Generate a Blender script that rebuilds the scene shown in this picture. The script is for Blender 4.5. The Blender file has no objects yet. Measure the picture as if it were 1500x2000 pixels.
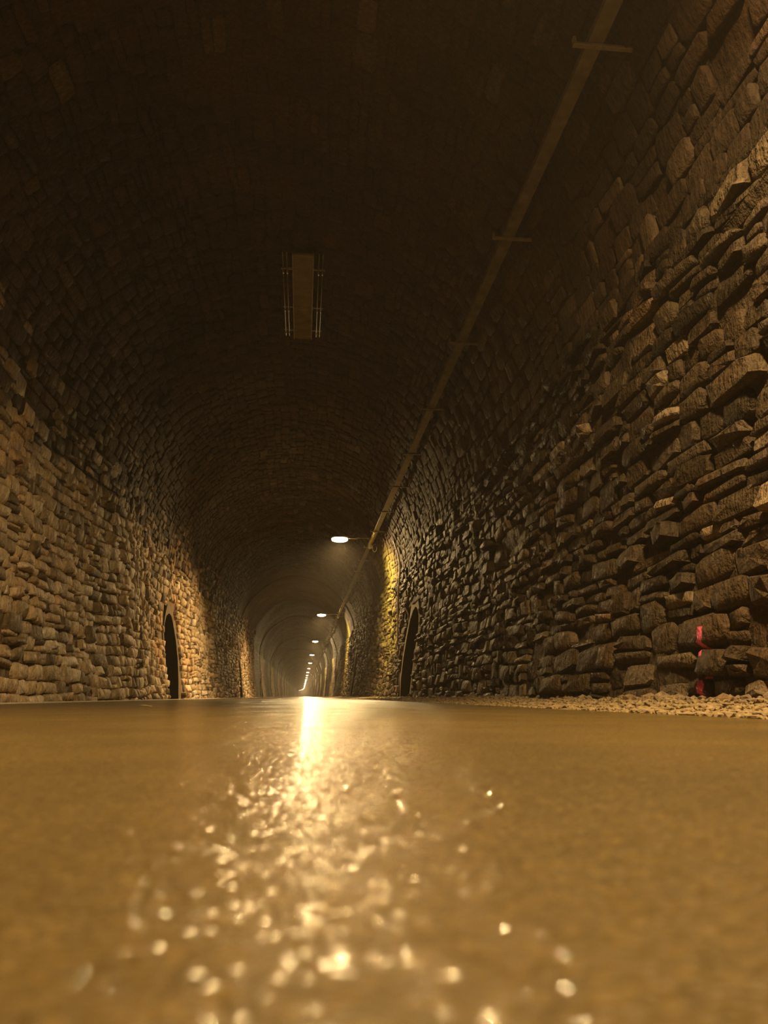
import bpy, bmesh, math, random
import numpy as np
from mathutils import Vector, Matrix, noise

random.seed(7)
rng = np.random.default_rng(7)
SC = bpy.context.scene
COL = SC.collection

# ------------------------------------------------------------------ camera, world, exposure
F_PX, CX, CY = 1500.0, 750.0, 1000.0
CAM_H = 0.06
PITCH, YAW = math.radians(13.5), math.radians(5.92)
cam_data = bpy.data.cameras.new('camera')
cam_data.sensor_fit = 'VERTICAL'
cam_data.sensor_height = 36.0
cam_data.lens = 36.0 * F_PX / 2000.0
cam_data.clip_start = 0.01
cam_data.clip_end = 2000
cam_data.dof.use_dof = True
cam_data.dof.focus_distance = 7.0
cam_data.dof.aperture_fstop = 7.2
cam = bpy.data.objects.new('camera', cam_data)
COL.objects.link(cam)
cam.location = (0, 0, CAM_H)
cam.rotation_euler = (math.pi / 2 + PITCH, 0, -YAW)
SC.camera = cam

world = bpy.data.worlds.new('night')
world.use_nodes = True
world.node_tree.nodes['Background'].inputs[0].default_value = (0.01, 0.012, 0.02, 1)
world.node_tree.nodes['Background'].inputs[1].default_value = 0.02
# faint damp haze in the tunnel air
_vs = world.node_tree.nodes.new('ShaderNodeVolumeScatter')
_vs.inputs['Color'].default_value = (0.95, 0.84, 0.72, 1)
_vs.inputs['Density'].default_value = 0.0021
_vs.inputs['Anisotropy'].default_value = -0.15
world.node_tree.links.new(_vs.outputs[0], world.node_tree.nodes['World Output'].inputs['Volume'])
SC.world = world
SC.view_settings.view_transform = 'Standard'
SC.view_settings.look = 'None'
SC.view_settings.gamma = 1.0
SC.view_settings.use_curve_mapping = False
SC.view_settings.exposure = 0.0
SC.cycles.use_denoising = True
SC.cycles.max_bounces = 4
SC.cycles.diffuse_bounces = 3
SC.cycles.glossy_bounces = 2
SC.cycles.volume_bounces = 0
SC.cycles.caustics_reflective = False
SC.cycles.caustics_refractive = False
SC.cycles.use_adaptive_sampling = True
SC.cycles.adaptive_threshold = 0.08
SC.cycles.adaptive_min_samples = 16
SC.cycles.sample_clamp_indirect = 4.0

LAMP_POWER = 650.0
LAMP_COLOR = (1.0, 0.66, 0.275)
LAMP_H, LAMP_X = 4.2, 0.91
LAMP_Z0, LAMP_DZ = 0.4, 20.0
TRAY_X, TRAY_H = 1.80, 4.2
LAMP_TILT = math.radians(13)          # towards the viewer

# ------------------------------------------------------------------ helpers
def tag(o, label=None, cat=None, group=None, kind=None):
    if label: o['label'] = label
    if cat: o['category'] = cat
    if group: o['group'] = group
    if kind: o['kind'] = kind
    return o

def obj_from(name, verts, faces, mat=None, parent=None, smooth=False):
    me = bpy.data.meshes.new(name)
    me.from_pydata([tuple(v) for v in verts], [], [tuple(f) for f in faces])
    if mat: me.materials.append(mat)
    if smooth: me.polygons.foreach_set('use_smooth', [True] * len(me.polygons))
    me.update()
    o = bpy.data.objects.new(name, me)
    COL.objects.link(o)
    if parent: o.parent = parent
    return o

def obj_bm(name, bm, mat=None, parent=None, smooth=False):
    me = bpy.data.meshes.new(name)
    bm.to_mesh(me); bm.free()
    if mat: me.materials.append(mat)
    if smooth: me.polygons.foreach_set('use_smooth', [True] * len(me.polygons))
    o = bpy.data.objects.new(name, me)
    COL.objects.link(o)
    if parent: o.parent = parent
    return o

def empty(name, loc):
    o = bpy.data.objects.new(name, None)
    o.location = loc
    o.empty_display_size = 0.1
    COL.objects.link(o)
    return o

def add_box(bm, c, s, bevel=0.0, rot=None):
    ret = bmesh.ops.create_cube(bm, size=1.0)
    vs = ret['verts']
    bmesh.ops.scale(bm, vec=s, verts=vs)
    if bevel > 0:
        es = list({e for v in vs for e in v.link_edges})
        r = bmesh.ops.bevel(bm, geom=es, offset=bevel, segments=2, profile=0.5, affect='EDGES')
        vs = list({v for f in r['faces'] for v in f.verts} | {v for v in vs if v.is_valid})
    if rot is not None:
        bmesh.ops.rotate(bm, cent=(0, 0, 0), matrix=rot, verts=vs)
    bmesh.ops.translate(bm, vec=c, verts=vs)
    return vs

def add_tube(bm, pts, r, seg=8, cap=True):
    pts = [Vector(p) for p in pts]
    rings = []
    n = len(pts)
    prev = None
    for i, p in enumerate(pts):
        d = (pts[min(i + 1, n - 1)] - pts[max(i - 1, 0)]).normalized()
        a = prev if prev is not None else (Vector((0, 0, 1)) if abs(d.z) < 0.9 else Vector((1, 0, 0)))
        x = d.cross(a).normalized()
        y = x.cross(d).normalized()
        prev = y
        rr = r[i] if isinstance(r, (list, tuple)) else r
        rings.append([bm.verts.new(p + rr * (math.cos(2 * math.pi * k / seg) * x + math.sin(2 * math.pi * k / seg) * y)) for k in range(seg)])
    for a, b in zip(rings[:-1], rings[1:]):
        for k in range(seg):
            bm.faces.new((a[k], a[(k + 1) % seg], b[(k + 1) % seg], b[k]))
    if cap:
        bm.faces.new(rings[0][::-1]); bm.faces.new(rings[-1])

# ------------------------------------------------------------------ materials
def new_mat(name):
    m = bpy.data.materials.new(name)
    m.use_nodes = True
    nt = m.node_tree
    return m, nt, nt.nodes['Principled BSDF']

def N(nt, typ, **kw):
    n = nt.nodes.new(typ)
    for k, v in kw.items():
        if k.startswith('i_'):
            n.inputs[k[2:].replace('_', ' ')].default_value = v
        else:
            setattr(n, k, v)
    return n

def math_node(nt, op, a, b=None, clamp=False):
    n = nt.nodes.new('ShaderNodeMath'); n.operation = op; n.use_clamp = clamp
    for i, v in enumerate((a, b)):
        if v is None: continue
        if isinstance(v, (int, float)): n.inputs[i].default_value = v
        else: nt.links.new(v, n.inputs[i])
    return n.outputs[0]

def mix_col(nt, fac, a, b, blend='MIX'):
    n = nt.nodes.new('ShaderNodeMix'); n.data_type = 'RGBA'; n.blend_type = blend
    for sock, v in ((n.inputs[0], fac), (n.inputs[6], a), (n.inputs[7], b)):
        if isinstance(v, (int, float)): sock.default_value = v
        elif isinstance(v, tuple): sock.default_value = (*v, 1) if len(v) == 3 else v
        else: nt.links.new(v, sock)
    return n.outputs[2]

def ramp(nt, fac, stops):
    n = nt.nodes.new('ShaderNodeValToRGB')
    el = n.color_ramp.elements
    while len(el) < len(stops): el.new(0.5)
    for e, (p, c) in zip(el, stops):
        e.position = p
        e.color = (*c, 1) if isinstance(c, tuple) else (c, c, c, 1)
    nt.links.new(fac, n.inputs[0])
    return n.outputs[0]

def pos_xyz(nt):
    g = nt.nodes.new('ShaderNodeNewGeometry')
    s = nt.nodes.new('ShaderNodeSeparateXYZ')
    nt.links.new(g.outputs['Position'], s.inputs[0])
    return g.outputs['Position'], s.outputs[0], s.outputs[1], s.outputs[2]

def scaled(nt, vec, s):
    n = nt.nodes.new('ShaderNodeVectorMath'); n.operation = 'MULTIPLY'
    nt.links.new(vec, n.inputs[0]); n.inputs[1].default_value = s
    return n.outputs[0]

def window(nt, v, lo, hi, soft):
    """1 inside lo..hi, soft flanks"""
    a = nt.nodes.new('ShaderNodeMapRange'); a.inputs[1].default_value = lo - soft; a.inputs[2].default_value = lo
    b = nt.nodes.new('ShaderNodeMapRange'); b.inputs[1].default_value = hi; b.inputs[2].default_value = hi + soft
    b.inputs[3].default_value = 1; b.inputs[4].default_value = 0
    for q in (a, b):
        q.clamp = True
        nt.links.new(v, q.inputs[0])
    return math_node(nt, 'MULTIPLY', a.outputs[0], b.outputs[0])

def stone_material(name, dark, mid, light, rough=0.62, sooty=False, mortar=False, far=False, bump=0.5, moss=True, dark_h=1.7):
    m, nt, bs = new_mat(name)
    L = nt.links
    P, px, py, pz = pos_xyz(nt)
    # per-stone tint (joined stones carry it in an attribute, single stones add their own random)
    if not mortar and not far:
        at = N(nt, 'ShaderNodeAttribute', attribute_name='tint')
        oi = nt.nodes.new('ShaderNodeObjectInfo')
        t = math_node(nt, 'FRACT', math_node(nt, 'ADD', at.outputs['Fac'], oi.outputs['Random']))
    elif far:
        vo = N(nt, 'ShaderNodeTexVoronoi', feature='F1', voronoi_dimensions='3D')
        vo.inputs['Scale'].default_value = 1.0
        L.new(scaled(nt, P, (3.0, 3.2, 6.0)), vo.inputs['Vector'])
        sp = nt.nodes.new('ShaderNodeSeparateColor'); L.new(vo.outputs['Color'], sp.inputs[0])
        t = sp.outputs[0]
    else:
        n0 = N(nt, 'ShaderNodeTexNoise'); n0.inputs['Scale'].default_value = 2.5; n0.inputs['Detail'].default_value = 3.5
        L.new(P, n0.inputs['Vector']); t = n0.outputs[0]
    col = ramp(nt, t, [(0.0, dark), (0.5, mid), (0.84, mid), (0.97, light)])
    # grain: streaks that stand upright in the slaty stone
    gr = N(nt, 'ShaderNodeTexNoise'); gr.inputs['Scale'].default_value = 1.0; gr.inputs['Detail'].default_value = 3.5; gr.inputs['Roughness'].default_value = 0.65
    L.new(scaled(nt, P, (26, 34, 9)), gr.inputs['Vector'])
    col = mix_col(nt, 0.75, col, ramp(nt, gr.outputs[0], [(0.3, 0.35), (0.5, 0.8), (0.7, 1.35)]), 'MULTIPLY')
    # broad discolouration: ochre seepage and dark soot patches
    bn = N(nt, 'ShaderNodeTexNoise'); bn.inputs['Scale'].default_value = 0.9; bn.inputs['Detail'].default_value = 3.5
    L.new(P, bn.inputs['Vector'])
    col = mix_col(nt, ramp(nt, bn.outputs[0], [(0.5, 0.0), (0.7, 0.6)]), col, mix_col(nt, 1.0, col, (1.15, 0.8, 0.45), 'MULTIPLY'))
    if sooty:
        so = N(nt, 'ShaderNodeTexNoise'); so.inputs['Scale'].default_value = 1.3; so.inputs['Detail'].default_value = 3.5
        L.new(P, so.inputs['Vector'])
        col = mix_col(nt, ramp(nt, so.outputs[0], [(0.42, 1.0), (0.68, 0.35)]), col, mix_col(nt, 1.0, col, (0.42, 0.40, 0.38), 'MULTIPLY'))
    if moss and not far and not sooty:  # side walls turn darker towards the top, with a noisy edge
        sn = N(nt, 'ShaderNodeTexNoise'); sn.inputs['Scale'].default_value = 1.7; sn.inputs['Detail'].default_value = 3.5
        L.new(P, sn.inputs['Vector'])
        hs = nt.nodes.new('ShaderNodeMapRange'); hs.inputs[1].default_value = dark_h; hs.inputs[2].default_value = dark_h + 1.5
        hs.inputs[3].default_value = -0.3; hs.inputs[4].default_value = 0.35
        L.new(pz, hs.inputs[0])
        sm = ramp(nt, math_node(nt, 'ADD', sn.outputs[0], hs.outputs[0]), [(0.45, 0.0), (0.72, 1.0)])
        col = mix_col(nt, sm, col, mix_col(nt, 1.0, col, (0.38, 0.36, 0.34), 'MULTIPLY'))
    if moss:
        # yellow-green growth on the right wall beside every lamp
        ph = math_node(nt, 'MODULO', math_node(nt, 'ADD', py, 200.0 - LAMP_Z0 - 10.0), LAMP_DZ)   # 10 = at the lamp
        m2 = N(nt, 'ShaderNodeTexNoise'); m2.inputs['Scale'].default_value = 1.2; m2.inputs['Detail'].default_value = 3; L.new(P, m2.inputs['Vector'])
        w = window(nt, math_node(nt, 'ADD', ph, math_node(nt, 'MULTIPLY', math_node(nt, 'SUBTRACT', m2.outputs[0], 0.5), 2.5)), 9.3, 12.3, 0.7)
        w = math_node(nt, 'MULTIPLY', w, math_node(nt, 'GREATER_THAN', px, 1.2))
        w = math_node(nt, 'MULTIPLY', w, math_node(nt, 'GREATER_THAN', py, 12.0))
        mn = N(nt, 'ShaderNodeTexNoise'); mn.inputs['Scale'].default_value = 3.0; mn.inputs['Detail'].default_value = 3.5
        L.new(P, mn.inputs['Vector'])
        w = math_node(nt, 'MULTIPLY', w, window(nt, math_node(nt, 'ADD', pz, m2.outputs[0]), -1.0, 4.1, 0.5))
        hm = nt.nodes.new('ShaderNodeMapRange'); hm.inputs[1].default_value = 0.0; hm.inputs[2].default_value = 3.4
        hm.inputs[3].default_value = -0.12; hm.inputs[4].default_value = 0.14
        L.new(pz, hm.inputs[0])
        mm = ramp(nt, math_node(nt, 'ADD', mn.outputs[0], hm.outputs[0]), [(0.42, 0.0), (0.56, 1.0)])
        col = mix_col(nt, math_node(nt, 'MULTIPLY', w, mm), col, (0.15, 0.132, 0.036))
        # sprayed pink survey mark on the near right wall
        wob = N(nt, 'ShaderNodeTexNoise'); wob.inputs['Scale'].default_value = 22.0; L.new(P, wob.inputs['Vector'])
        yy = math_node(nt, 'ADD', py, math_node(nt, 'MULTIPLY', math_node(nt, 'SUBTRACT', wob.outputs[0], 0.5), 0.05))
        wy = window(nt, yy, 3.912, 3.965, 0.01)
        wx = math_node(nt, 'GREATER_THAN', px, 1.5)
        wz = math_node(nt, 'ADD', window(nt, pz, 0.03, 0.16, 0.006), window(nt, pz, 0.27, 0.42, 0.006), clamp=True)
        thin = ramp(nt, wob.outputs[0], [(0.28, 0.0), (0.36, 1.0)])
        pk = math_node(nt, 'MULTIPLY', math_node(nt, 'MULTIPLY', wy, wz), math_node(nt, 'MULTIPLY', wx, thin))
        col = mix_col(nt, pk, col, (0.75, 0.12, 0.25))
    L.new(col, bs.inputs['Base Color'])
    # bump
    b1 = N(nt, 'ShaderNodeTexNoise'); b1.inputs['Scale'].default_value = 16; b1.inputs['Detail'].default_value = 3.5; b1.inputs['Roughness'].default_value = 0.62
    L.new(P, b1.inputs['Vector'])
    h = math_node(nt, 'ADD', b1.outputs[0], math_node(nt, 'MULTIPLY', gr.outputs[0], 0.6))
    if far:
        ve = N(nt, 'ShaderNodeTexVoronoi', feature='DISTANCE_TO_EDGE', voronoi_dimensions='3D')
        ve.inputs['Scale'].default_value = 1.0
        L.new(scaled(nt, P, (3.0, 3.2, 6.0)), ve.inputs['Vector'])
        h = math_node(nt, 'ADD', h, math_node(nt, 'MULTIPLY', ramp(nt, ve.outputs['Distance'], [(0.0, 0.0), (0.15, 1.0)]), 2.0))
    bp = nt.nodes.new('ShaderNodeBump'); bp.inputs['Strength'].default_value = bump; bp.inputs['Distance'].default_value = 0.04 if not far else 0.06
    L.new(h, bp.inputs['Height']); L.new(bp.outputs[0], bs.inputs['Normal'])
    L.new(ramp(nt, b1.outputs[0], [(0.3, rough - 0.15), (0.7, rough + 0.2)]), bs.inputs['Roughness'])
    bs.inputs['Specular IOR Level'].default_value = 0.14
    return m

M = {}
M['stone_l'] = stone_material('wall_stone_left', (0.13, 0.094, 0.056), (0.72, 0.55, 0.355), (0.97, 0.84, 0.66), bump=0.7, dark_h=2.0)
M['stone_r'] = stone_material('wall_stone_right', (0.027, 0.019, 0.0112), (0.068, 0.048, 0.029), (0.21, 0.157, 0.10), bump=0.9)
M['stone_v'] = stone_material('vault_stone', (0.078, 0.053, 0.035), (0.10, 0.069, 0.045), (0.19, 0.135, 0.09), sooty=True, rough=0.75)
M['mortar_w'] = stone_material('wall_mortar', (0.11, 0.08, 0.05), (0.25, 0.185, 0.118), (0.36, 0.27, 0.175), mortar=True, rough=0.75, dark_h=2.2)
M['rubble'] = stone_material('loose_rubble', (0.08, 0.062, 0.045), (0.19, 0.145, 0.10), (0.42, 0.34, 0.25), moss=False)
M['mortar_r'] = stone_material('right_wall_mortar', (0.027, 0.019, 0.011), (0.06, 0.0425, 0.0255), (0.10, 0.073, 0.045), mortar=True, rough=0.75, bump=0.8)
M['mortar_v'] = stone_material('vault_mortar', (0.072, 0.049, 0.032), (0.096, 0.066, 0.043), (0.14, 0.098, 0.064), mortar=True, sooty=True, rough=0.8)
M['far_w'] = stone_material('far_wall_masonry', (0.06, 0.046, 0.03), (0.13, 0.10, 0.066), (0.24, 0.19, 0.13), far=True)
M['far_v'] = stone_material('far_vault_masonry', (0.013, 0.01, 0.007), (0.026, 0.02, 0.014), (0.06, 0.048, 0.035), far=True, sooty=True, moss=False)
M['plaster'] = stone_material('niche_plaster', (0.16, 0.125, 0.085), (0.23, 0.18, 0.125), (0.30, 0.24, 0.17), mortar=True, rough=0.7, bump=0.25, moss=False)

def asphalt_material():
    m, nt, bs = new_mat('wet_asphalt')
    L = nt.links
    P, px, py, pz = pos_xyz(nt)
    v = N(nt, 'ShaderNodeTexVoronoi', feature='F1'); v.inputs['Scale'].default_value = 240; L.new(P, v.inputs['Vector'])
    n1 = N(nt, 'ShaderNodeTexNoise'); n1.inputs['Scale'].default_value = 3.0; n1.inputs['Detail'].default_value = 3.5; L.new(P, n1.inputs['Vector'])
    n2 = N(nt, 'ShaderNodeTexNoise'); n2.inputs['Scale'].default_value = 90; n2.inputs['Detail'].default_value = 4; L.new(P, n2.inputs['Vector'])
    col = ramp(nt, n1.outputs[0], [(0.3, (0.070, 0.046, 0.0115)), (0.7, (0.106, 0.070, 0.018))])
    sp = nt.nodes.new('ShaderNodeSeparateColor'); L.new(v.outputs['Color'], sp.inputs[0])
    col = mix_col(nt, 0.6, col, ramp(nt, sp.outputs[0], [(0.0, 0.6), (0.8, 1.1), (1.0, 1.7)]), 'MULTIPLY')
    L.new(col, bs.inputs['Base Color'])
    L.new(ramp(nt, sp.outputs[1], [(0.0, 0.4), (1.0, 0.6)]), bs.inputs['Roughness'])
    bs.inputs['Specular IOR Level'].default_value = 0.3
    h = math_node(nt, 'SUBTRACT', math_node(nt, 'MULTIPLY', n2.outputs[0], 0.6), v.outputs['Distance'])
    bp = nt.nodes.new('ShaderNodeBump'); bp.inputs['Strength'].default_value = 0.6; bp.inputs['Distance'].default_value = 0.0022
    L.new(h, bp.inputs['Height']); L.new(bp.outputs[0], bs.inputs['Normal'])
    # thin film of water over the grains: tilted wet facets that glint
    fv = N(nt, 'ShaderNodeTexVoronoi', feature='F1'); fv.inputs['Scale'].default_value = 390; L.new(P, fv.inputs['Vector'])
    fs = nt.nodes.new('ShaderNodeSeparateColor'); L.new(fv.outputs['Color'], fs.inputs[0])
    cv = nt.nodes.new('ShaderNodeCombineXYZ'); cv.inputs[2].default_value = 1.0
    L.new(math_node(nt, 'MULTIPLY', math_node(nt, 'SUBTRACT', fs.outputs[0], fs.outputs[1]), 0.7), cv.inputs[0])
    L.new(math_node(nt, 'MULTIPLY', math_node(nt, 'SUBTRACT', fs.outputs[2], 0.5), 0.46), cv.inputs[1])
    nn = nt.nodes.new('ShaderNodeVectorMath'); nn.operation = 'NORMALIZE'; L.new(cv.outputs[0], nn.inputs[0])
    L.new(nn.outputs[0], bs.inputs['Coat Normal'])
    wet = N(nt, 'ShaderNodeTexNoise'); wet.inputs['Scale'].default_value = 1.4; wet.inputs['Detail'].default_value = 3.5; L.new(P, wet.inputs['Vector'])
    L.new(ramp(nt, wet.outputs[0], [(0.35, 0.5), (0.65, 0.65)]), bs.inputs['Coat Weight'])
    bs.inputs['Coat Roughness'].default_value = 0.15
    bs.inputs['Coat IOR'].default_value = 1.4
    return m
M['asphalt'] = asphalt_material()

def simple(name, col, rough=0.5, metal=0.0, bump=0.0, scale=40, var=0.25):
    m, nt, bs = new_mat(name)
    L = nt.links
    P, *_ = pos_xyz(nt)
    n = N(nt, 'ShaderNodeTexNoise'); n.inputs['Scale'].default_value = scale; n.inputs['Detail'].default_value = 3.5
    L.new(P, n.inputs['Vector'])
    c = mix_col(nt, 1.0, col, ramp(nt, n.outputs[0], [(0.3, 1 - var), (0.7, 1 + var)]), 'MULTIPLY')
    L.new(c, bs.inputs['Base Color'])
    bs.inputs['Roughness'].default_value = rough; bs.inputs['Metallic'].default_value = metal
    if bump:
        bp = nt.nodes.new('ShaderNodeBump'); bp.inputs['Strength'].default_value = bump; bp.inputs['Distance'].default_value = 0.01
        L.new(n.outputs[0], bp.inputs['Height']); L.new(bp.outputs[0], bs.inputs['Normal'])
    return m
M['gravel'] = simple('verge_gravel', (0.19, 0.138, 0.07), 0.9, bump=0.8, scale=60, var=0.4)
M['gravel_bed'] = simple('verge_grit', (0.2, 0.145, 0.075), 0.95, bump=1.0, scale=110, var=0.35)
M['kerb'] = simple('pale_edge_line', (0.62, 0.54, 0.40), 0.6)
M['tray'] = simple('dull_zinc_tray', (0.30, 0.27, 0.21), 0.5, 0.5, scale=8)
M['zinc'] = simple('zinc_bracket', (0.38, 0.33, 0.25), 0.5, 0.4, scale=12)
M['housing'] = simple('lamp_housing', (0.20, 0.20, 0.20), 0.45, 0.6)
M['steel'] = simple('steel_tube', (0.45, 0.42, 0.36), 0.35, 0.8)
M['yellow_cable'] = simple('yellow_cable', (0.62, 0.46, 0.04), 0.5)
M['white_plastic'] = simple('white_plastic', (0.70, 0.66, 0.56), 0.45)
M['panel'] = simple('olive_metal_panel', (0.32, 0.27, 0.13), 0.5, 0.2, scale=6)
M['pipe'] = simple('pale_conduit', (0.55, 0.46, 0.30), 0.5)
M['leaf'] = simple('dry_leaf', (0.62, 0.52, 0.30), 0.6, scale=90)
M['void'] = simple('niche_shade_stone', (0.014, 0.011, 0.008), 0.9, bump=0.6, scale=12)  # shade of the niche recess and reveal put into a near-black colour
m, nt, bs = new_mat('lamp_glass_lit')
bs.inputs['Base Color'].default_value = (0.9, 0.85, 0.7, 1)
bs.inputs['Emission Color'].default_value = (1.0, 0.80, 0.50, 1)
bs.inputs['Emission Strength'].default_value = 20.0
M['lit'] = m

# ------------------------------------------------------------------ tunnel profile
C0, HS, R = -0.33, 2.9, 2.66
Z_END, Z_START = 640.0, -14.0
pts = []
def halfw(h): return 2.45 + (R - 2.45) * math.sin(min(max(h, 0) / 2.1, 1) * math.pi / 2)
for i in range(61):
    h = -0.12 + (HS + 0.12) * i / 60
    pts.append((-halfw(h), h))
NV = 160
for i in range(1, NV):
    a = math.pi - math.pi * i / NV
    pts.append((R * math.cos(a), HS + R * math.sin(a)))
for i in range(61):
    h = HS - (HS + 0.12) * i / 60
    pts.append((halfw(h), h))
PR = np.array(pts)
ARC = np.concatenate([[0], np.cumsum(np.hypot(*np.diff(PR, axis=0).T))])
TAN = np.gradient(PR, axis=0); TAN /= np.linalg.norm(TAN, axis=1)[:, None]
UL, U_TOT = ARC[60], ARC[-1]
UR = ARC[60 + NV]

def bend(z):
    return np.where(np.asarray(z) > 380, -8e-5 * (np.asarray(z) - 380.0) ** 2, 0.0)

RIBS = [25.0, 36.6, 55.5, 74.0, 93.5, 113.0, 133.0, 152.0, 172.0, 192.0, 212.0, 232.0, 252.0, 272.0]
def relief(u, z):
    """inward swell of the masonry at (u, z)"""
    u = np.asarray(u, float); z = np.asarray(z, float)
    d = 0.035 * np.sin(z * 0.55 + 1.3 * np.sin(u * 0.8)) + 0.025 * np.sin(z * 1.35 + u * 1.7) + 0.02 * np.sin(u * 2.9 - z * 0.4)
    d = d + 0.13 * np.exp(-((z - 12.2) / 1.5) ** 2) * (u < UL + 4)
    for r in RIBS:
        d = d + 0.05 * np.clip(1.0 - np.maximum(np.abs(z - r) - 0.35, 0) / 0.06, 0, 1)
    return d

def frame(u, z):
    """position on the lining, tangent along u, inward normal"""
    u = np.asarray(u, float); z = np.asarray(z, float)
    x = np.interp(u, ARC, PR[:, 0]); h = np.interp(u, ARC, PR[:, 1])
    tx = np.interp(u, ARC, TAN[:, 0]); th = np.interp(u, ARC, TAN[:, 1])
    ln = np.hypot(tx, th); tx, th = tx / ln, th / ln
    nx, nh = th, -tx                       # along(0,1,0) x tangent = inward normal
    return x, h, tx, th, nx, nh

def point(u, z, d=0.0):
    x, h, tx, th, nx, nh = frame(u, z)
    dd = relief(u, z) + d
    return np.stack([C0 + bend(z) + x + nx * dd, np.asarray(z, float) + 0 * x, h + nh * dd], -1)

# refuge niches: (z0, z1) on either wall
NICHE_L = [(17.0, 18.7), (36.0, 37.6), (55.6, 57.2), (75.0, 76.6)]
NICHE_R = [(15.3, 17.0), (33.9, 35.5), (53.0, 54.6), (72.5, 74.1)]
NICHE_H = 2.0
U_NL = float(np.interp(NICHE_H, PR[:61, 1], ARC[:61]))            # arc length at the niche top, left wall
U_NR = U_TOT - U_NL

Z_FAR = 46.0
zs_near = set(np.round(np.arange(Z_START, Z_FAR + 1e-6, 0.25), 3)) | set(np.round(np.arange(2.5, 12, 0.1), 3))
for a, b in NICHE_L + NICHE_R: zs_near |= {a, b}
for r in RIBS: zs_near |= {r - 0.42, r - 0.34, r + 0.34, r + 0.42}
zs = sorted(zs_near | set(np.arange(Z_FAR, 120, 0.7)) | set(np.arange(120, Z_END, 4.0)) | {Z_END})
zs = [z for i, z in enumerate(zs) if i == 0 or z - zs[i - 1] > 1e-4]

def lining(name, u0, u1, du, mats, niches=(), nu=None, back=0.03, amp=0.03):
    us = list(np.linspace(u0, u1, max(2, int((u1 - u0) / du))))
    if nu is not None: us = sorted(us + [nu])
    U, Z = np.meshgrid(us, zs)
    jit = np.array([[noise.noise((u * 1.9, z * 1.9, 3.3)) + 0.9 * noise.noise((u * 5.1, z * 4.3, 8.3)) for u in us] for z in zs]) * amp
    V = point(U, Z, jit - back).reshape(-1, 3)
    nu_ = len(us)
    faces, mi = [], []
    for i in range(len(zs) - 1):
        zc = 0.5 * (zs[i] + zs[i + 1])
        inn = any(a < zc < b for a, b in niches)
        for j in range(nu_ - 1):
            uc = 0.5 * (us[j] + us[j + 1])
            if inn and ((u0 == 0 and uc < nu) or (u0 > 0 and uc > nu)):
                continue
            a = i * nu_ + j
            faces.append((a, a + nu_, a + nu_ + 1, a + 1)); mi.append(0 if zc < Z_FAR else 1)
    o = obj_from(name, V, faces, mats[0])
    o.data.materials.append(mats[1])
    o.data.polygons.foreach_set('material_index', mi)
    return o

wall_left = lining('wall_left', 0.0, UL, 0.12, (M['mortar_w'], M['far_w']), NICHE_L, U_NL, 0.012, 0.022)
ceiling = lining('ceiling', UL, UR, 0.2, (M['mortar_v'], M['far_v']))
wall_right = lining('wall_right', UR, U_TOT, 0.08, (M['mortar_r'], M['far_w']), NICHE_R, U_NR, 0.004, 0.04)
tag(wall_left, 'rubble stone tunnel wall rising straight from the asphalt edge', kind='structure')
tag(wall_right, 'rubble stone tunnel wall rising from the gravel verge', kind='structure')
tag(ceiling, 'soot dark stone barrel vault of the tunnel', kind='structure')

# ------------------------------------------------------------------ road and verges
ROAD_L, ROAD_R = -2.35, 1.24
def strip(name, xa, xb, nx, zfun, mat, zlist):
    xs = np.linspace(xa, xb, nx)
    V = [(x + float(bend(z)), z, zfun(x, z)) for z in zlist for x in xs]
    F = [(i * nx + j, i * nx + j + 1, (i + 1) * nx + j + 1, (i + 1) * nx + j) for i in range(len(zlist) - 1) for j in range(nx - 1)]
    return obj_from(name, V, F, mat)
zl = list(np.arange(Z_START, 60, 0.25)) + list(np.arange(60, Z_END, 5.0)) + [Z_END]
floor = strip('floor', ROAD_L, ROAD_R, 9, lambda x, z: 0.0, M['asphalt'], zl)
tag(floor, 'damp brown asphalt path through the tunnel', kind='structure')
_pf = [(ROAD_L - 0.07, -0.03), (ROAD_L - 0.07, 0.010), (ROAD_L - 0.004, 0.012), (ROAD_L + 0.002, 0.008), (ROAD_L + 0.002, -0.03)]
V = [(x + float(bend(z)), z, h) for z in zl for x, h in _pf]
F = [(i * 5 + k, (i + 1) * 5 + k, (i + 1) * 5 + k + 1, i * 5 + k + 1) for i in range(len(zl) - 1) for k in range(4)]
edge = obj_from('trim_1', V, F, M['kerb'])
tag(edge, 'thin pale edge line along the asphalt by the wall', kind='structure')
gutter = strip('floor_gutter', -3.2, ROAD_L - 0.06, 4, lambda x, z: -0.02 + 0.02 * noise.noise((x * 6, z * 6, 0)), M['gravel_bed'], zl)
tag(gutter, 'dark grit gutter at the foot of the wall', kind='structure')
def verge_h(x, z):
    t = (x - ROAD_R) / 1.0
    return -0.006 + 0.055 * max(t, 0) + (0.02 * noise.noise((x * 5, z * 5, 1)) + 0.012 * noise.noise((x * 14, z * 14, 7))) * min(1, max(t, 0) * 5)
zl2 = list(np.arange(Z_START, 2, 0.25)) + list(np.arange(2, 12, 0.06)) + list(np.arange(12, 60, 0.25)) + list(np.arange(60, Z_END, 5.0)) + [Z_END]
verge = strip('floor_verge', ROAD_R - 0.01, 2.7, 22, verge_h, M['gravel_bed'], zl2)
tag(verge, 'strip of pale gravel between the asphalt and the stone wall', kind='structure')
end = obj_from('wall_back', [(C0 + float(bend(Z_END)) + x, Z_END, h) for x, h in PR[::4]], [tuple(range(len(PR[::4])))], M['far_v'])
tag(end, 'far dark end of the tunnel', kind='structure')

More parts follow.
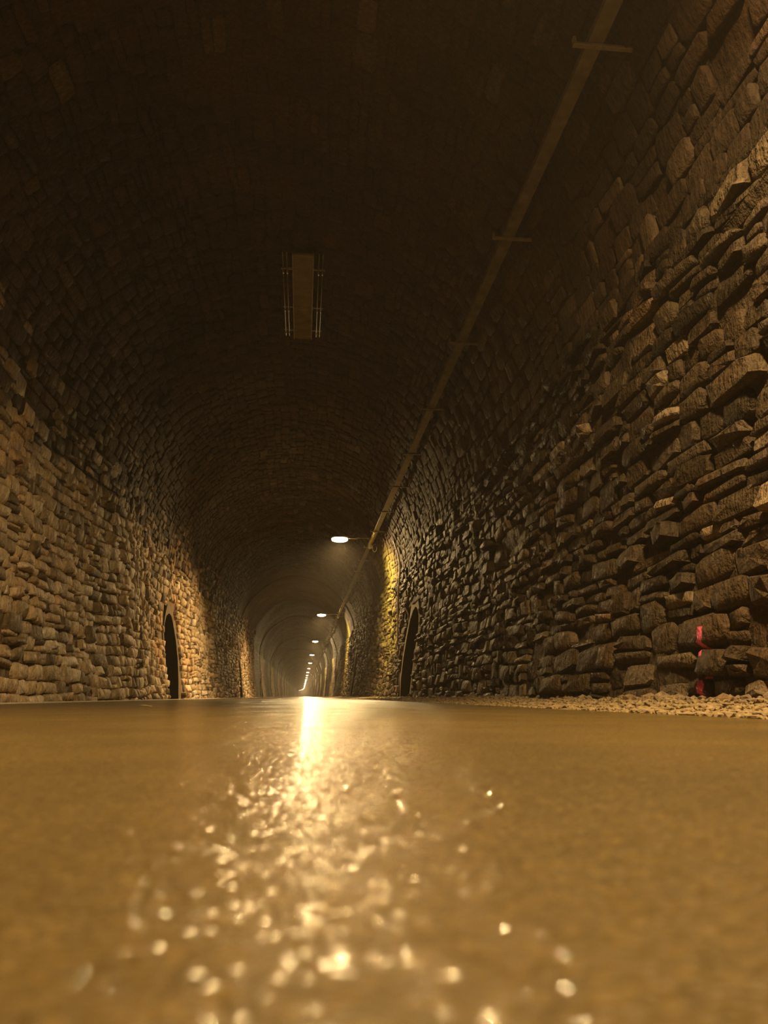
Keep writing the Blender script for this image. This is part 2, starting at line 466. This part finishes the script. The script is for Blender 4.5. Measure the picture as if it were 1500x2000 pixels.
# ------------------------------------------------------------------ stones
def make_variant(r):
    base = [(-1, -.68), (-.72, -1), (.72, -1), (1, -.68), (1, .68), (.72, 1), (-.72, 1), (-1, .68)]
    o = np.array(base) + r.uniform(-.19, .19, (8, 2))
    o = np.clip(o, -1.04, 1.04)
    tilt = r.uniform(-.25, .25, 2)
    v = []
    for p in o: v.append((p[0], p[1], -0.9))
    for p in o: v.append((p[0], p[1], 0.55 + r.uniform(-.2, .2) + tilt @ p))
    ins = r.uniform(.74, .9)
    for p in o: v.append((p[0] * ins, p[1] * ins, 1.0 + r.uniform(-.16, .16) + tilt @ p))
    v.append((r.uniform(-.25, .25), r.uniform(-.25, .25), 1.05 + r.uniform(-.2, .25)))
    f = []
    for k in range(8):
        n = (k + 1) % 8
        f.append((k, n, 8 + n, 8 + k)); f.append((8 + k, 8 + n, 16 + n, 16 + k)); f.append((16 + k, 16 + n, 24))
    return np.array(v), f
VARS = [make_variant(rng) for _ in range(28)]

def px_of(p):
    """pixel position in the 1500x2000 frame and depth"""
    d = np.asarray(p) - np.array([0, 0, CAM_H])
    cy, sy = math.cos(YAW), math.sin(YAW)
    rx = d[0] * cy - d[1] * sy; fy = d[0] * sy + d[1] * cy
    cp, sp = math.cos(PITCH), math.sin(PITCH)
    dep = fy * cp + d[2] * sp; up = -fy * sp + d[2] * cp
    if dep < 0.05: return None
    return CX + F_PX * rx / dep, CY - F_PX * up / dep, dep

def lay_stones(u0, u1, z0, z1, row, wid, prot, niches, nz_side, seed, skip=0.0):
    r = np.random.default_rng(seed)
    out = []
    u = u0
    while u < u1 - 0.04:
        rh = min(r.uniform(*row), u1 - u)
        z = z0 + r.uniform(0, .3)
        while z < z1:
            w = r.uniform(*wid) * (1.25 if r.random() < .15 else 1)
            if rh > 0.15 and r.random() < 0.3:
                s = r.uniform(.35, .65)
                cells = [(u, rh * s), (u + rh * s, rh * (1 - s))]
            elif r.random() < 0.12:
                cells = [(u - 0.03, rh + 0.06)]
            else:
                cells = [(u, rh)]
            for cu, ch in cells:
                if r.random() < skip: continue
                zc = z + w / 2; uc = cu + ch / 2 + 0.05 * math.sin(zc * 0.9 + u) + 0.02 * math.sin(zc * 2.7)
                bad = False
                for a, b in niches:
                    if a - 0.05 - w * .4 < zc < b + 0.05 + w * .4:
                        if (nz_side == 'L' and uc - ch / 2 < U_NL + 0.06) or (nz_side == 'R' and uc + ch / 2 > U_NR - 0.06):
                            bad = True
                if bad: continue
                out.append((uc, zc, ch * .5 - 0.004, w * .5 - 0.004, r.uniform(*prot) * (1.5 if r.random() < .12 else 1), r.normal(0, .05), int(r.integers(len(VARS))), r.random(), r.uniform(.0, .02)))
            z += w + r.uniform(.0, .02)
        u += rh
    return out

def stone_matrix(s):
    uc, zc, hh, hw, pr, rot, vi, tint, sink = s
    x, h, tx, th, nx, nh = [float(q) for q in frame(uc, zc)]
    e = 0.08
    dz = float(relief(uc, zc + e) - relief(uc, zc - e)) / (2 * e)
    n = Vector((nx, 0, nh)); t = Vector((tx, 0, th))
    a = (Vector((0, 1, 0)) + n * max(-.4, min(.4, dz))).normalized()
    n2 = a.cross(t).normalized()
    m = Matrix((a, t, n2)).transposed()
    m = m @ Matrix.Rotation(rot, 3, 'Z')
    p = Vector(point(uc, zc, -sink))
    return p, m, Vector((hw, hh, pr))

STONE_MESH = {}
def build_stones(parent, stones, mat, key, stuff_name, n_single=300, single_name='stone'):
    info = []
    for s in stones:
        p, m, sc = stone_matrix(s)
        q = px_of(p)
        size = 0.0
        if q and -40 < q[0] < 1540 and -40 < q[1] < 2040:
            view = (Vector((0, 0, CAM_H)) - p).normalized()
            size = sc.x * sc.y * max(0.02, view.dot(m.col[2])) / q[2] ** 2
        info.append((size, p, m, sc, s))
    info.sort(key=lambda t: -t[0])
    singles = [t for t in info[:n_single] if t[0] > 0]
    rest = info[len(singles):]
    for size, p, m, sc, s in singles:
        k = (key, s[6])
        if k not in STONE_MESH:
            v, f = VARS[s[6]]
            me = bpy.data.meshes.new('stone')
            me.from_pydata([tuple(q) for q in v], [], f)
            me.polygons.foreach_set('use_smooth', [not (key == 'R' and s[6] % 2)] * len(f))
            at = me.attributes.new('tint', 'FLOAT', 'POINT'); at.data.foreach_set('value', [0.0] * len(v))
            me.materials.append(mat)
            STONE_MESH[k] = me
        o = bpy.data.objects.new(single_name, STONE_MESH[k])
        o.matrix_world = Matrix.Translation(p) @ m.to_4x4() @ Matrix.Diagonal((*sc, 1))
        COL.objects.link(o)
        o.parent = parent
    # the rest: one mesh
    nv = len(VARS[0][0])
    allv = np.empty((len(rest), nv, 3)); tint = np.empty((len(rest), nv))
    for i, (size, p, m, sc, s) in enumerate(rest):
        allv[i] = (VARS[s[6]][0] * np.array(sc)) @ np.array(m).T + np.array(p)
        tint[i] = s[7]
    f = VARS[0][1]
    faces = [tuple(a + i * nv for a in q) for i in range(len(rest)) for q in f]
    o = obj_from(stuff_name, allv.reshape(-1, 3), faces, mat, parent, True)
    at = o.data.attributes.new('tint', 'FLOAT', 'POINT'); at.data.foreach_set('value', tint.reshape(-1))
    o.data.polygons.foreach_set('use_smooth', np.repeat([not (key == 'R' and t[4][6] % 2) for t in rest], len(f)))
    o['kind'] = 'stuff'
    return o

sl = lay_stones(0.06, UL + 0.1, 4.0, Z_FAR + 1, (0.10, 0.20), (0.13, 0.36), (0.034, 0.075), NICHE_L, 'L', 11, skip=0.02)
sl += lay_stones(UL + 0.1, UL + 0.45, 4.0, Z_FAR + 1, (0.12, 0.2), (0.14, 0.36), (0.025, 0.05), (), '', 21, skip=0.35)
sl += lay_stones(UL + 0.4, UL + 0.9, 4.0, Z_FAR + 1, (0.12, 0.2), (0.14, 0.36), (0.022, 0.045), (), '', 22, skip=0.7)
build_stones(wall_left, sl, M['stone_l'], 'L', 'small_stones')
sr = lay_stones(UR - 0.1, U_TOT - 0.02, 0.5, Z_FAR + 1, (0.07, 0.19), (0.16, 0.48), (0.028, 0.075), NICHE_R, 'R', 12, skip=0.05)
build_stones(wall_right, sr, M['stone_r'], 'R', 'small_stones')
sv = lay_stones(UL + 0.1, UR - 0.1, 1.5, 34.0, (0.13, 0.24), (0.16, 0.42), (0.008, 0.026), (), '', 13, skip=0.05)
build_stones(ceiling, sv, M['stone_v'], 'V', 'vault_rubble')

# ------------------------------------------------------------------ niches
def niche(side, z0, z1, parent):
    sgn = -1 if side == 'L' else 1
    zc, hw = (z0 + z1) / 2, (z1 - z0) / 2
    def P(z, h, d):      # d > 0 into the tunnel
        u = float(np.interp(max(h, -.1), PR[:61, 1], ARC[:61]))
        if side == 'R': u = U_TOT - u
        # flat door plane, average relief at the niche
        x, hh, tx, th, nx, nh = [float(q) for q in frame(u, z)]
        rel = float(relief(u, z))
        return (C0 + x + nx * (d + rel), z, h)
    # inner arch outline from bottom near to bottom far
    inner, outer = [], []
    ih, sp = NICHE_H - 0.10, 1.35
    iw = hw - 0.12
    n = 7
    prof = [(-iw, -0.05), (-iw, .45), (-iw, .9), (-iw, sp)]
    for k in range(1, n + 1):
        a = k / n * math.pi / 2
        prof.append((-iw * math.cos(a) ** 1.15, sp + (ih - sp) * math.sin(a) ** 0.95))
    prof = prof + [(-a, b) for a, b in prof[:-1][::-1]]
    ow, oh = hw + 0.05, NICHE_H + 0.05
    outp = []
    for a, b in prof:
        if b <= sp: outp.append((math.copysign(ow, a) if a else 0, b))
        else:
            t = math.atan2(b - sp, abs(a) if abs(a) > 1e-6 else 1e-6) / (math.pi / 2)
            r_ = (ow * (1 - t) ** .6 * 1.0, sp + (oh - sp) * min(1, t * 1.5))
            outp.append((math.copysign(r_[0], a) if abs(a) > 1e-6 else 0, r_[1]))
    jr = random.Random(int(z0 * 10))
    prof = [(a + jr.uniform(-.03, .03), b + jr.uniform(-.02, .02)) for a, b in prof]
    V = []
    for a, b in outp: V.append(P(zc + a, b, -0.06))
    for a, b in outp: V.append(P(zc + a * .985, b * .995, 0.005))
    for a, b in prof: V.append(P(zc + a, b, 0.0))
    for a, b in prof: V.append(P(zc + a * .97, b * .985, -0.35))
    k = len(prof); F = []
    for ring in range(3):
        for i in range(k - 1):
            a = ring * k + i
            F.append((a, a + 1, a + 1 + k, a + k))
    sur = obj_from('niche_surround', V, F, M['plaster'], parent)
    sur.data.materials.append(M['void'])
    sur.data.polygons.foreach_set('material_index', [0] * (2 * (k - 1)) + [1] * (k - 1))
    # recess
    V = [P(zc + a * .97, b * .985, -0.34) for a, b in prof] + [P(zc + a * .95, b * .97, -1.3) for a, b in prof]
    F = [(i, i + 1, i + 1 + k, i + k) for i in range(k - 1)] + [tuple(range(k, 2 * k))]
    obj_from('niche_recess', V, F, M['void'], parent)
for a, b in NICHE_L: niche('L', a, b, wall_left)
for a, b in NICHE_R: niche('R', a, b, wall_right)

# ------------------------------------------------------------------ gravel on the verge
def pebbles(name, n, xr, zr, sr, hfun, mat, parent, seed, squash=0.6):
    r = np.random.default_rng(seed)
    ico = bmesh.new(); bmesh.ops.create_icosphere(ico, subdivisions=1, radius=1.0)
    iv = np.array([v.co for v in ico.verts]); iff = [tuple(v.index for v in f.verts) for f in ico.faces]; ico.free()
    nv = len(iv)
    V = np.empty((n, nv, 3))
    for i in range(n):
        s = r.uniform(*sr) * (0.6 + 0.4 * r.random() ** 2)
        z = zr[0] * (zr[1] / zr[0]) ** r.random(); x = r.uniform(*xr)
        a = r.uniform(0, 6.28)
        q = iv * r.uniform(.75, 1.2, (nv, 1)) * np.array([s * r.uniform(.8, 1.4), s, s * squash])
        c, sn = math.cos(a), math.sin(a)
        q = q @ np.array([[c, sn, 0], [-sn, c, 0], [0, 0, 1]])
        V[i] = q + np.array([x, z, hfun(x, z) + s * squash * .35])
    F = [tuple(a + i * nv for a in f) for i in range(n) for f in iff]
    o = obj_from(name, V.reshape(-1, 3), F, mat, parent)
    o['kind'] = 'stuff'
    return o
pebbles('gravel', 5200, (ROAD_R + 0.02, 2.2), (1.6, 26.0), (0.008, 0.028), verge_h, M['gravel'], verge, 5)
pebbles('fallen_rubble', 240, (1.85, 2.2), (2.4, 14.0), (0.02, 0.055), verge_h, M['rubble'], verge, 6, 0.75)

# ------------------------------------------------------------------ cable tray with brackets
tray = empty('cable_tray', (TRAY_X, 0, TRAY_H))
tag(tray, 'long narrow metal cable tray hung along the vault with brackets', 'cable tray')
def tray_mesh(length):
    w, hgt, t = 0.052, 0.05, 0.004
    prof = [(-w, hgt), (-w, 0), (w, 0), (w, hgt), (w - t, hgt), (w - t, t), (-w + t, t), (-w + t, hgt)]
    V = [(x, 0.006, z) for x, z in prof] + [(x, length - 0.006, z) for x, z in prof]
    F = [(i, (i + 1) % 8, 8 + (i + 1) % 8, 8 + i) for i in range(8)]
    F += [(0, 7, 6, 1), (1, 6, 5, 2), (2, 5, 4, 3), (8, 9, 14, 15), (9, 10, 13, 14), (10, 11, 12, 13)]
    me = bpy.data.meshes.new('tray_section'); me.from_pydata(V, [], F); me.materials.append(M['tray']); return me
def bracket_mesh():
    bm = bmesh.new()
    add_box(bm, (0.075, 0, -0.014), (0.45, 0.035, 0.022), 0.004)
    add_box(bm, (0.285, 0, 0.035), (0.02, 0.035, 0.12), 0.003)
    add_box(bm, (-0.14, 0, 0.012), (0.02, 0.035, 0.05), 0.003)
    me = bpy.data.meshes.new('bracket'); bm.to_mesh(me); bm.free(); me.materials.append(M['zinc']); return me
TM, BM_ = tray_mesh(2.18), bracket_mesh()
T_LONG = tray_mesh(20.0)
z = 4.0 - 2.18 * 7
while z < 100:
    o = bpy.data.objects.new('tray_section', TM); COL.objects.link(o); o.parent = tray; o.location = (0, z, 0)
    b = bpy.data.objects.new('bracket', BM_); COL.objects.link(b); b.parent = tray; b.location = (0, z, 0)
    z += 2.18
while z < 400:
    o = bpy.data.objects.new('tray_section', T_LONG); COL.objects.link(o); o.parent = tray; o.location = (0, z, 0)
    z += 20.0
for dx, rr in ((-0.02, 0.014), (0.018, 0.011)):
    bm = bmesh.new()
    add_tube(bm, [(dx + 0.006 * math.sin(k * 1.7), -10 + k * 1.4, 0.02 + 0.004 * math.sin(k * 2.3)) for k in range(80)], rr, 6)
    obj_bm('cable', bm, M['housing'], tray, True)

# ------------------------------------------------------------------ lamps
def make_lamp(tilt=LAMP_TILT, power=LAMP_POWER, spread=166):
    root = empty('tunnel_lamp', (0, 0, 0))
    rot = Matrix.Rotation(-tilt, 4, 'X')      # head faces down, tipped towards -Y
    def place(o): o.matrix_local = rot; return o
    bm = bmesh.new()
    # housing: flattened shell above the glass
    prof = [(0.23, 0.155, -0.005), (0.245, 0.165, 0.015), (0.235, 0.155, 0.05), (0.17, 0.11, 0.085), (0.08, 0.06, 0.095)]
    rings = []
    for a, b, zz in prof:
        ring = []
        for k in range(20):
            t = 2 * math.pi * k / 20
            cx, sx = math.cos(t), math.sin(t)
            ring.append(bm.verts.new((a * math.copysign(abs(cx) ** .6, cx), b * math.copysign(abs(sx) ** .6, sx), zz)))
        rings.append(ring)
    for p, q in zip(rings[:-1], rings[1:]):
        for k in range(20): bm.faces.new((p[k], p[(k + 1) % 20], q[(k + 1) % 20], q[k]))
    bm.faces.new(rings[-1]); bm.faces.new(rings[0][::-1])
    h = place(obj_bm('housing', bm, M['housing'], root))
    for k in range(5):
        bm = bmesh.new(); add_box(bm, (-0.12 + 0.06 * k, 0, 0.1), (0.008, 0.16, 0.05), 0.002)
        obj_bm('cooling_fin', bm, M['housing'], h)
    bm = bmesh.new()
    prof = [(0.22, 0.145, -0.005), (0.21, 0.135, -0.035), (0.15, 0.095, -0.055), (0.06, 0.04, -0.062)]
    rings = []
    for a, b, zz in prof:
        rings.append([bm.verts.new((a * math.cos(2 * math.pi * k / 20), b * math.sin(2 * math.pi * k / 20), zz)) for k in range(20)])
    for p, q in zip(rings[:-1], rings[1:]):
        for k in range(20): bm.faces.new((p[k], q[k], q[(k + 1) % 20], p[(k + 1) % 20]))
    bm.faces.new(rings[-1][::-1])
    g = place(obj_bm('lit_glass', bm, M['lit'], root, True))
    g['label'] = 'glowing warm lamp glass'
    bm = bmesh.new(); add_tube(bm, [(0.2, 0, 0.03), (0.48, 0, 0.025)], 0.02, 10)
    obj_bm('arm_sleeve', bm, M['steel'], root, True)
    bm = bmesh.new(); add_tube(bm, [(0.44, 0, 0.027), (TRAY_X - LAMP_X - 0.05, 0, 0.045)], 0.011, 8)
    obj_bm('arm', bm, M['steel'], root, True)
    bm = bmesh.new(); add_box(bm, (TRAY_X - LAMP_X - 0.02, 0, 0.04), (0.1, 0.06, 0.03), 0.004)
    obj_bm('clamp', bm, M['zinc'], root)
    bm = bmesh.new(); add_box(bm, (TRAY_X - LAMP_X + 0.0, 0.75, -0.05), (0.1, 0.18, 0.09), 0.012)
    obj_bm('junction_box', bm, M['white_plastic'], root)
    bm = bmesh.new()
    add_tube(bm, [(TRAY_X - LAMP_X - 0.01, 0.66, -0.04), (TRAY_X - LAMP_X - 0.03, 0.4, -0.05), (TRAY_X - LAMP_X - 0.05, 0.1, -0.01), (TRAY_X - LAMP_X - 0.12, 0.0, 0.03), (0.42, 0.0, 0.05)], 0.007, 6)
    obj_bm('feed_cable', bm, M['white_plastic'], root, True)
    ld = bpy.data.lights.new('lamp_light', 'AREA')
    ld.shape = 'ELLIPSE'; ld.size = 0.42; ld.size_y = 0.27
    ld.energy = power; ld.color = LAMP_COLOR
    ld.spread = math.radians(spread)
    lo = bpy.data.objects.new('lamp_light', ld); COL.objects.link(lo); lo.parent = root
    lo.matrix_local = rot @ Matrix.Translation((0, 0, -0.07))
    return root

def copy_tree(o, parent=None):
    c = o.copy(); COL.objects.link(c); c.parent = parent
    for ch in list(o.children): copy_tree(ch, c)
    return c
proto = make_lamp()
SAME = 'warm lit floodlight on a short arm from the cable tray, in a receding row'
for n in range(0, 30):
    z = LAMP_Z0 + LAMP_DZ * n + (0.7 if n == 0 else 0)
    # the lamp overhead is aimed the other way, up the tunnel
    o = make_lamp(math.radians(-9), 0.8 * LAMP_POWER, 162) if n == 0 else proto if n == 1 else copy_tree(proto)
    o.location = (LAMP_X + float(bend(z)), z, LAMP_H)
    tag(o, SAME, 'lamp', 'lamps along the tunnel')
    if n == 0: o['label'] = 'floodlight hung over the gravel verge beside the pink paint mark'
for o in [q for q in COL.objects if q.name.startswith('tunnel_lamp') and abs(q.location.y - LAMP_Z0 - LAMP_DZ) < .01]:
    if True:
        o['label'] = 'floodlight with yellow cables tied on the tray at its arm'
        for k in range(3):
            bm = bmesh.new()
            ph = k * 2.1
            add_tube(bm, [(TRAY_X - LAMP_X - 0.045 + 0.02 * math.sin(ph + i * .9), -1.2 + i * 0.16, -0.02 - 0.03 * math.sin(math.pi * i / 11) + 0.01 * math.cos(ph + i)) for i in range(12)], 0.011, 6)
            obj_bm('yellow_cable', bm, M['yellow_cable'], o, True)
        bm = bmesh.new()
        add_tube(bm, [(TRAY_X - LAMP_X + 0.09 + 0.06 * math.cos(a) + 0.02, 0.55, -0.12 + 0.11 * math.sin(a)) for a in np.linspace(1.2, 7.2, 16)], 0.010, 6)
        obj_bm('cable_loop', bm, M['white_plastic'], o, True)

# ------------------------------------------------------------------ conduit on the right wall
bm = bmesh.new()
us = [float(U_TOT - q) for q in np.linspace(1.35, 3.95, 24)]
zc = [18.0 + 0.12 * math.sin(i * .35) + 0.015 * i for i in range(24)]
add_tube(bm, [point(u, z_, 0.095) for u, z_ in zip(us, zc)], 0.02, 8)
co = obj_bm('conduit', bm, M['pipe'], None, True)
tag(co, 'thin pale conduit running down the wall beside a niche', 'pipe')

# ------------------------------------------------------------------ ribbed panel under the crown
PZ0, PZ1, PH, PX = 8.55, 10.85, 5.36, -0.12
pn = empty('ceiling_panel', (PX, (PZ0 + PZ1) / 2, PH))
tag(pn, 'narrow ribbed olive panel between steel rods under the tunnel crown', 'panel')
L_ = PZ1 - PZ0
bm = bmesh.new(); add_box(bm, (0, 0, 0.02), (0.25, L_, 0.03), 0.005)
obj_bm('panel_sheet', bm, M['panel'], pn)
for s in (-1, 1):
    bm = bmesh.new(); add_box(bm, (s * 0.13, 0, 0.02), (0.012, L_, 0.05), 0.002)
    obj_bm('side_frame', bm, M['zinc'], pn)
V, F = [], []
for k in range(44):
    y = -L_ / 2 + 0.03 + k * (L_ - 0.06) / 43
    b = len(V)
    for dx in (-.12, .12):
        V += [(dx, y - .012, 0.006), (dx, y, -0.008), (dx, y + .012, 0.006)]
    F += [(b, b + 1, b + 4, b + 3), (b + 1, b + 2, b + 5, b + 4), (b, b + 2, b + 1), (b + 3, b + 4, b + 5)]
rb = obj_from('ribs', V, F, M['panel'], pn); rb['kind'] = 'stuff'
for x in (-0.25, -0.20, 0.20, 0.25):
    bm = bmesh.new(); add_tube(bm, [(x, -L_ / 2 - .05, 0.0), (x, L_ / 2 - .1, 0.0)], 0.007, 6)
    rd = obj_bm('rod', bm, M['steel'], pn, True)
    for y in (-0.75, 0.25, 0.95):
        bm = bmesh.new(); add_tube(bm, [(x, y - .03, 0), (x, y + .03, 0)], 0.014, 6)
        obj_bm('coupling', bm, M['steel'], rd, True)
for y in (-0.75, 0.25, 0.95):
    bm = bmesh.new(); add_box(bm, (0, y, 0.05), (0.56, 0.03, 0.015), 0.003)
    add_box(bm, (-0.2, y, 0.11), (0.012, 0.012, 0.14)); add_box(bm, (0.2, y, 0.11), (0.012, 0.012, 0.14))
    obj_bm('hanger', bm, M['zinc'], pn)

# ------------------------------------------------------------------ leaf on the road
out = [(0, -.028), (.010, -.016), (.016, 0), (.012, .014), (0, .030), (-.011, .015), (-.015, 0), (-.009, -.015)]
V = [(x, y, 0.006 + 3.0 * x * x * 4 + 0.08 * abs(y)) for x, y in out] + [(0, 0, 0.004)]
V += [(x, y, zz - 0.0012) for x, y, zz in V]
F = [(i, (i + 1) % 8, 8) for i in range(8)] + [(9 + (i + 1) % 8, 9 + i, 17) for i in range(8)] + [(i, 9 + i, 9 + (i + 1) % 8, (i + 1) % 8) for i in range(8)]
lf = empty('fallen_leaf', (-0.95, 4.9, 0.0)); lf.rotation_euler = (0, 0, 1.3)
tag(lf, 'small pale dry leaf lying on the asphalt', 'leaf')
obj_from('blade', V, F, M['leaf'], lf)
bm = bmesh.new(); add_tube(bm, [(0, -.026, .007), (.002, -.040, .004), (.004, -.052, .002)], .0011, 5)
obj_bm('stalk', bm, M['leaf'], lf)
